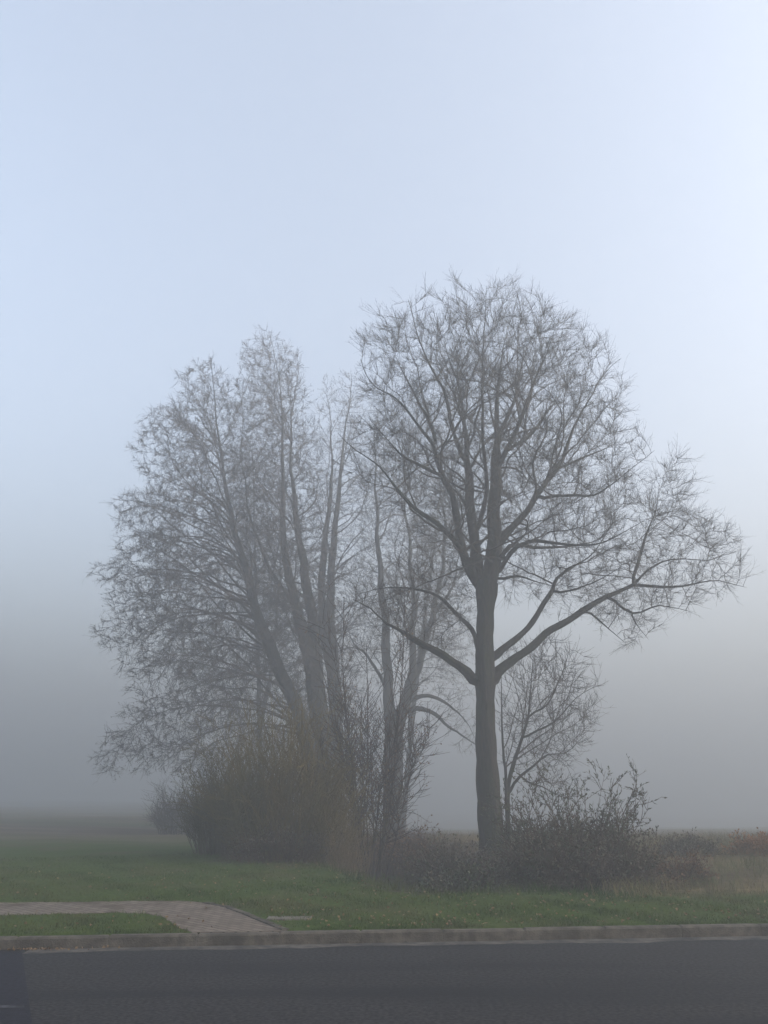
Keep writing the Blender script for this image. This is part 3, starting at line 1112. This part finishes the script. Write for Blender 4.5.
t.skel([(410, 703, 2.6), (418, 698, 2.4), (428, 696, 2.2), (442, 699, 1.9), (457, 709, 1.5), (468, 720, 1.2), (476, 735, .8)], .8)
t.skel([(387, 690, 2.2), (378, 672, 2), (366, 655, 1.7), (352, 640, 1.3), (345, 620, .8)], .8)
t.skel([(430, 622, 1.9), (445, 600, 1.7), (458, 570, 1.3), (465, 530, .9)], 1.0)
MID = [(352, 590), (358, 500), (362, 430), (385, 400), (412, 398), (440, 410), (462, 450), (475, 520), (480, 600), (478, 680), (485, 755), (455, 750), (430, 730), (425, 690), (405, 650), (380, 690), (352, 670)]
t.laterals(world_poly(MID, 31.0 * SC), 66, 6, 16.5, (25, 55), (0, .06), lmax=4.2, crook=.16)
t.colonize(MID, 4400, step=.2, infl=1.5, kill=.32, iters=90, maxd=4.2, jit=.22, up=.05, out=.14, ctr=(400, 680))
t.finish('forked bare tree in the middle with two stems parting low and crooked boughs', twigs=1.7, twig_len=(.2, .5), sub=1.4, tw_up=.08, wig=.25, twr=.0045, tip=.006)

# ---- faint trees at the back
def back_tree(px, ytop, Y, half, seed, label, lean=0):
    t = Tree('alder_tree', Y, seed, (M['bark_grey'], M['twig_alder'], M['catkin']))
    t.thin = .7
    t.depth = 3.0
    yb = 838
    hgt = yb - ytop
    t.skel([(px, yb, 3.2), (px - lean * .2, yb - hgt * .25, 2.8), (px - lean * .45, yb - hgt * .5, 2.3), (px - lean * .75, yb - hgt * .75, 1.9), (px - lean, ytop, .8)], first=True)
    t.skel([(px - lean * .2, yb - hgt * .27, 2.6), (px + 9, yb - hgt * .45, 2.2), (px + 16, yb - hgt * .7, 1.4), (px + 14, ytop + 25, .8)], 1.0)
    cx = px - lean * .7
    poly = []
    for a in np.linspace(0, 2 * math.pi, 18, endpoint=False):
        rr = half * (1 + .12 * math.sin(a * 3 + seed) + .08 * math.sin(a * 5 + seed * 2))
        poly.append((cx + rr * math.cos(a), (ytop + yb - 130) / 2 + (yb - 130 - ytop) / 2 * math.sin(a)))
    pw_ = world_poly(poly, Y * SC)
    t.laterals(pw_, 44, 5, 19, (25, 50), (-.1, 0), lmax=4)
    t.colonize(poly, 2600, step=.25, infl=1.8, kill=.4, iters=60, maxd=4.0, jit=.2, up=.04, out=.1, ctr=(px, 700))
    t.finish(label, twigs=1.8, twig_len=(.25, .6), sub=1.3, tw_up=.05, catkins=9000, cat_size=.035, wig=.25, twr=.004)


back_tree(262, 440, 37.0, 52, 71, 'faint tree deep in the fog behind the leaning tree', 10)
back_tree(402, 470, 38.0, 50, 81, 'faintest tree in the fog, seen between the forked one and the biggest trunk', -40)

# ------------------------------------------------------------------ bushes
def bush(name, label, cat, px0, px1, ytop, ybase, Y, depth, nstem, mat, seed, twn=3.0, twl=(.2, .5), r=.008, spread=.35, grav=0.0, wig=.12,
         leafn=0, leafmat=None, lsize=(.05, .03), group=None, base_frac=.6, twmat=None, profile=None, lr=(20, 80), lift=0, lowfill=0):
    rng = np.random.default_rng(seed)
    a = at(px0, ybase, Y); b = at(px1, ybase, Y); c = at((px0 + px1) / 2, ytop, Y)
    cx = (a[0] + b[0]) / 2; hw = (b[0] - a[0]) / 2
    u = rng.uniform(-1, 1, nstem); w = rng.uniform(-1, 1, nstem)
    k = np.sqrt(np.clip(1 - .5 * w * w, .2, 1))
    x = cx + u * hw * base_frac * k; y = Y + w * depth * base_frac
    z = terrain(x, y) - .03
    hz = (c[2] - z.mean()) * (np.sqrt(np.clip(1.05 - (u ** 2) * .75 - (w ** 2) * .3, .1, 1)) if profile is None else profile(u))
    hz = hz if profile is not None else hz * (1 + .13 * np.sin(u * 7 + seed) + .09 * np.sin(u * 17 + w * 5 + seed * 2))
    L = hz * rng.uniform(.5, 1.12, nstem)
    D = np.stack([u * spread + rng.normal(0, .13, nstem).clip(-.2, .2), w * spread * .8 + rng.normal(0, .13, nstem).clip(-.2, .2), np.full(nstem, 1.0)], -1)
    P = batch_curve(rng, np.stack([x, y, z], -1), D, L, 8, wig, grav)
    base = np.array([cx, Y, float(terrain(cx, Y))])
    root = empty(name, base)
    tag(root, label, cat, group)
    ac = Acc()
    rr = (np.linspace(1, .3, 8)[None] * r) * rng.uniform(.5, 1.4, (nstem, 1))
    tubes(P, rr, 4, ac)
    tag(ac.build('stems', mat, root, False, base), kind='stuff')
    m = int(nstem * twn)
    p, t_ = along(rng, P, m, .25, 1)
    d = side_dirs(rng, t_, 20, 55)
    tw = batch_curve(rng, p, d, rng.uniform(*twl, m), 4, wig * 1.4, grav + .05)
    a2 = Acc()
    tubes(tw, np.tile(np.array([.5, .42, .35, .22]) * r, (m, 1)), 3, a2)
    p3, t3 = along(rng, tw, m * 2, .2, 1)
    tw3 = batch_curve(rng, p3, side_dirs(rng, t3, 20, 55), rng.uniform(twl[0] * .4, twl[1] * .5, m * 2), 3, wig * 1.4, grav)
    tubes(tw3, np.tile(np.array([.32, .27, .18]) * r, (m * 2, 1)), 3, a2)
    tag(a2.build('twigs', twmat or mat, root, False, base), kind='stuff')
    if leafn:
        q, tt = along(rng, tw, leafn // 2, .2, 1); q2, t22 = along(rng, tw3, leafn - leafn // 2, .2, 1)
        q = np.concatenate([q, q2]); tt = np.concatenate([tt, t22])
        a3 = Acc(); leaves(rng, q, side_dirs(rng, tt, *lr), lsize[0], lsize[1], a3, .3)
        a3.build('foliage', leafmat, root, False, base)
    return root


# yellow-brown thicket under the left trees
bush('willow_bush', 'large tawny bush of upright thin stems under the left trees', 'bush', 218, 352, 712, 866, 18.9, 1.5, 620, M['willow'], 101, 6, (.25, .7), .010, .32, -.01, .12, base_frac=.8)
bush('willow_bush', 'lower olive-brown bush at the left foot of the clump', 'bush', 188, 268, 765, 866, 19.9, 1.4, 300, M['willow_green'], 102, 5, (.2, .6), .010, .3, .0, .1, base_frac=.8, leafn=2500, leafmat=M['bramble_leaf'], lsize=(.05, .03))
bush('bramble_bush', 'low dark green bramble at the front of the tawny bush', 'bush', 225, 330, 826, 868, 18.0, .6, 240, M['twig_red'], 103, 5, (.2, .5), .006, .5, -.12, .15, leafn=2200, leafmat=M['bramble_leaf'], lsize=(.05, .035), base_frac=.8)
bush('reed_clump', 'clump of straw-coloured dead stalks at the right end of the tawny bush', 'dead stalks', 322, 366, 812, 870, 18.0, .5, 150, M['dead_stem'], 104, 1.2, (.1, .3), .007, .25, 0, .06, base_frac=.8)
bush('hazel_bush', 'tall dark many-stemmed bush in front of the forked tree', 'bush', 330, 405, 590, 868, 19.6, 1.2, 26, M['twig_alder'], 105, 34, (.4, 1.0), .017, .28, 0, .07, leafn=2600, leafmat=M['dead_leaf'], lsize=(.05, .035), base_frac=.45)
bush('hazel_bush', 'faint bush in the fog left of the tawny thicket', 'bush', 150, 250, 782, 845, 33, 2.4, 340, M['twig_alder'], 106, 5, (.3, .7), .010, .35, 0, .12, base_frac=.8)
# undergrowth in the ditch
bush('bramble_bush', 'dim brown brambles in the ditch behind the forked trunk', 'bush', 352, 440, 832, 880, 22.0, 1.4, 220, M['twig_red'], 111, 5, (.3, .7), .008, .5, -.1, .15, leafn=3000, leafmat=M['dead_leaf'], lsize=(.06, .045), base_frac=.85)
bush('bramble_bush', 'dim brown brambles in the ditch just left of the biggest trunk', 'bush', 420, 492, 850, 888, 18.6, 1.0, 200, M['twig_red'], 112, 5, (.25, .6), .007, .5, -.1, .15, leafn=4200, leafmat=M['bramble_leaf'], lsize=(.055, .04), base_frac=.85)
bush('bramble_bush', 'low green brambles on the ditch edge left of the biggest trunk base', 'bush', 425, 515, 868, 893, 14.6, .5, 150, M['twig_red'], 113, 5, (.15, .35), .006, .5, -.15, .15, leafn=4200, leafmat=M['green_leaf'], lsize=(.055, .04), base_frac=.85)
# shrub to the right of the big trunk
bush('leafy_shrub', 'dark leafy shrub with arching feathery shoots right of the biggest trunk', 'shrub', 504, 652, 768, 893, 15.6, 1.1, 95, M['twig_red'], 121, 10, (.2, .5), .011, .42, -.04, .08, leafn=9500, leafmat=M['green_leaf'], lsize=(.085, .022), base_frac=.55, lr=(10, 50),
     profile=lambda u: np.clip(1.0 - np.where(u > 0, .55, .34) * np.abs(u) ** 1.3, .3, 1.1))
bush('bramble_bush', 'reddish-brown tangle of bramble canes under the feathery shrub', 'bush', 500, 652, 836, 895, 14.7, .8, 520, M['twig_red'], 122, 4, (.2, .5), .006, .4, -.10, .15, leafn=9000, leafmat=M['bramble_leaf'], lsize=(.05, .035), base_frac=.88)
bush('bramble_bush', 'low brown thicket at the right foot of the feathery shrub', 'bush', 628, 700, 862, 893, 15.2, .7, 200, M['twig_red'], 123, 4, (.15, .4), .006, .5, -.12, .15, leafn=2400, leafmat=M['dead_leaf'], lsize=(.05, .035), base_frac=.85)
bush('bracken_clump', 'rust-orange clump of dead bracken at the right edge', 'bracken', 742, 790, 848, 872, 18.0, .6, 160, M['dead_stem'], 131, 4, (.15, .4), .006, .5, -.12, .15, leafn=5200, leafmat=M['rust_leaf'], lsize=(.07, .04), base_frac=.85)
bush('bramble_bush', 'low grey-green mound of brambles in the dry grass at the right', 'bush', 668, 715, 852, 872, 18.5, .7, 160, M['twig_red'], 132, 4, (.15, .4), .006, .5, -.12, .15, leafn=3000, leafmat=M['bramble_leaf'], lsize=(.05, .035), base_frac=.85)


# tall dead weeds standing in the rough grass
def weed(px, ytop, Y, seed):
    rng = np.random.default_rng(seed)
    x = (px - 384) / F * Y / 1.0
    p0 = np.array([x * .92, Y, 0]); p0[0] = at(px, 860, Y)[0]
    p0[2] = float(terrain(p0[0], Y)) - .02
    top = at(px, ytop, Y)[2]
    st = batch_curve(rng, p0[None], np.array([[rng.normal(0, .08), rng.normal(0, .08), 1]]), np.array([top - p0[2]]), 8, .05)
    root = empty('dead_weed', p0)
    a = Acc(); tubes(st, np.linspace(.008, .003, 8)[None], 5, a)
    a.build('stem', M['dead_stem'] if seed % 2 else M['twig_red'], root, False, p0)
    m = 22
    q, tt = along(rng, st, m, .35, 1)
    tw = batch_curve(rng, q, side_dirs(rng, tt, 25, 50), rng.uniform(.06, .22, m), 4, .1, .1)
    a = Acc(); tubes(tw, np.tile(np.array([1, .8, .6, .4]) * .0028, (m, 1)), 3, a)
    c, _ = along(rng, tw, 60, .6, 1)
    nuts(rng, c, .02, a)
    a.build('seed_heads', M['catkin'], root, False, p0)
    return root


WEEDS = [(660, 832, 16.2), (652, 846, 15.8), (686, 838, 18.5), (694, 836, 19), (712, 845, 18.8), (722, 842, 19.5), (738, 840, 20), (748, 846, 20.4), (673, 850, 17), (762, 843, 20.8)]
WL = ['leftmost, tallest and darkest dead weed stalk by the right shrub', 'short dead weed stalk tucked against the right shrub',
      'thin dead weed above the low bramble mound, left of a twin', 'thin dead weed above the low bramble mound, right of a twin',
      'dead weed stalk just right of the low bramble mound', 'dead weed stalk standing mid-way between the bramble mound and the right edge',
      'dead weed stalk behind the left of the rust-orange bracken', 'shorter dead weed stalk directly behind the rust-orange bracken',
      'short dead weed in the tawny grass between the shrub and the bramble mound', 'rightmost and farthest dead weed stalk, at the right edge']
for i, (a, b, c) in enumerate(WEEDS):
    tag(weed(a, b, c, 200 + i), WL[i], 'weed', 'dead weed stalks in the rough grass')

# ------------------------------------------------------------------ haze
bx0, bx1, by0, by1, bz0, bz1 = -330, 330, -60, 345, -7.5, 28.0
v = np.array([[x, y, z] for z in (bz0, bz1) for x, y in ((bx0, by0), (bx1, by0), (bx1, by1), (bx0, by1))], float)
f = np.array([[3, 2, 1, 0], [4, 5, 6, 7], [0, 1, 5, 4], [1, 2, 6, 5], [2, 3, 7, 6], [3, 0, 4, 7]])
hm = bpy.data.materials.new('haze')
hm.use_nodes = True
nt = hm.node_tree
for n_ in list(nt.nodes): nt.nodes.remove(n_)
mo = nt.nodes.new('ShaderNodeOutputMaterial')
pvn = nt.nodes.new('ShaderNodeVolumePrincipled')
pvn.inputs['Density'].default_value = 0.0178
pvn.inputs['Color'].default_value = (.50, .538, .580, 1)
pvn.inputs['Anisotropy'].default_value = .25
nt.links.new(pvn.outputs['Volume'], mo.inputs['Volume'])
ho = make_mesh('haze', v, f, hm)
ho.visible_shadow = True
tag(ho, 'even pale fog filling the whole field', 'fog', kind='stuff')

# ------------------------------------------------------------------ sky, sun, camera
SUN_EL, SUN_AZ = math.radians(14), math.radians(103)      # azimuth clockwise from +Y (to the right)
sc = bpy.context.scene
w = bpy.data.worlds.new('World')
sc.world = w
w.use_nodes = True
nt = w.node_tree
bg = nt.nodes['Background']
sky = nt.nodes.new('ShaderNodeTexSky')
sky.sky_type = 'NISHITA'
sky.sun_disc = False
sky.sun_elevation = SUN_EL
sky.sun_rotation = SUN_AZ
sky.air_density = .85
sky.dust_density = 7
sky.ozone_density = 1.0
hs = nt.nodes.new('ShaderNodeHueSaturation')      # thin high cloud: a paler sky
hs.inputs['Saturation'].default_value = .68
hs.inputs['Value'].default_value = 1.05
nt.links.new(sky.outputs['Color'], hs.inputs['Color'])
nt.links.new(hs.outputs['Color'], bg.inputs['Color'])
bg.inputs['Strength'].default_value = .15

sl = bpy.data.lights.new('sun', 'SUN')
sl.energy = .5
sl.angle = math.radians(30)
sl.color = (1, .97, .93)
so = bpy.data.objects.new('sun', sl)
COL.objects.link(so)
from mathutils import Vector
sd = Vector((math.sin(SUN_AZ) * math.cos(SUN_EL), math.cos(SUN_AZ) * math.cos(SUN_EL), math.sin(SUN_EL)))
so.rotation_euler = (-sd).to_track_quat('-Z', 'Y').to_euler()
so.location = (0, 0, 30)

cam = bpy.data.cameras.new('camera')
cam.sensor_fit = 'VERTICAL'
cam.sensor_height = 24.0
cam.lens = F / H * 24.0
cam.clip_end = 2000
co = bpy.data.objects.new('camera', cam)
co.location = (0, 0, CAMZ)
co.rotation_euler = (math.pi / 2 + PITCH, 0, 0)
COL.objects.link(co)
sc.camera = co

sc.render.engine = 'CYCLES'
cy = sc.cycles
cy.use_denoising = True
cy.denoiser = 'OPENIMAGEDENOISE'
cy.denoising_prefilter = 'ACCURATE'
cy.denoising_quality = 'HIGH'
cy.max_bounces = 6
cy.diffuse_bounces = 2
cy.volume_bounces = 1
cy.use_adaptive_sampling = False
vs = sc.view_settings
vs.view_transform = 'Standard'
vs.look = 'None'
vs.gamma = 1
vs.exposure = 2.32
vs.use_curve_mapping = False
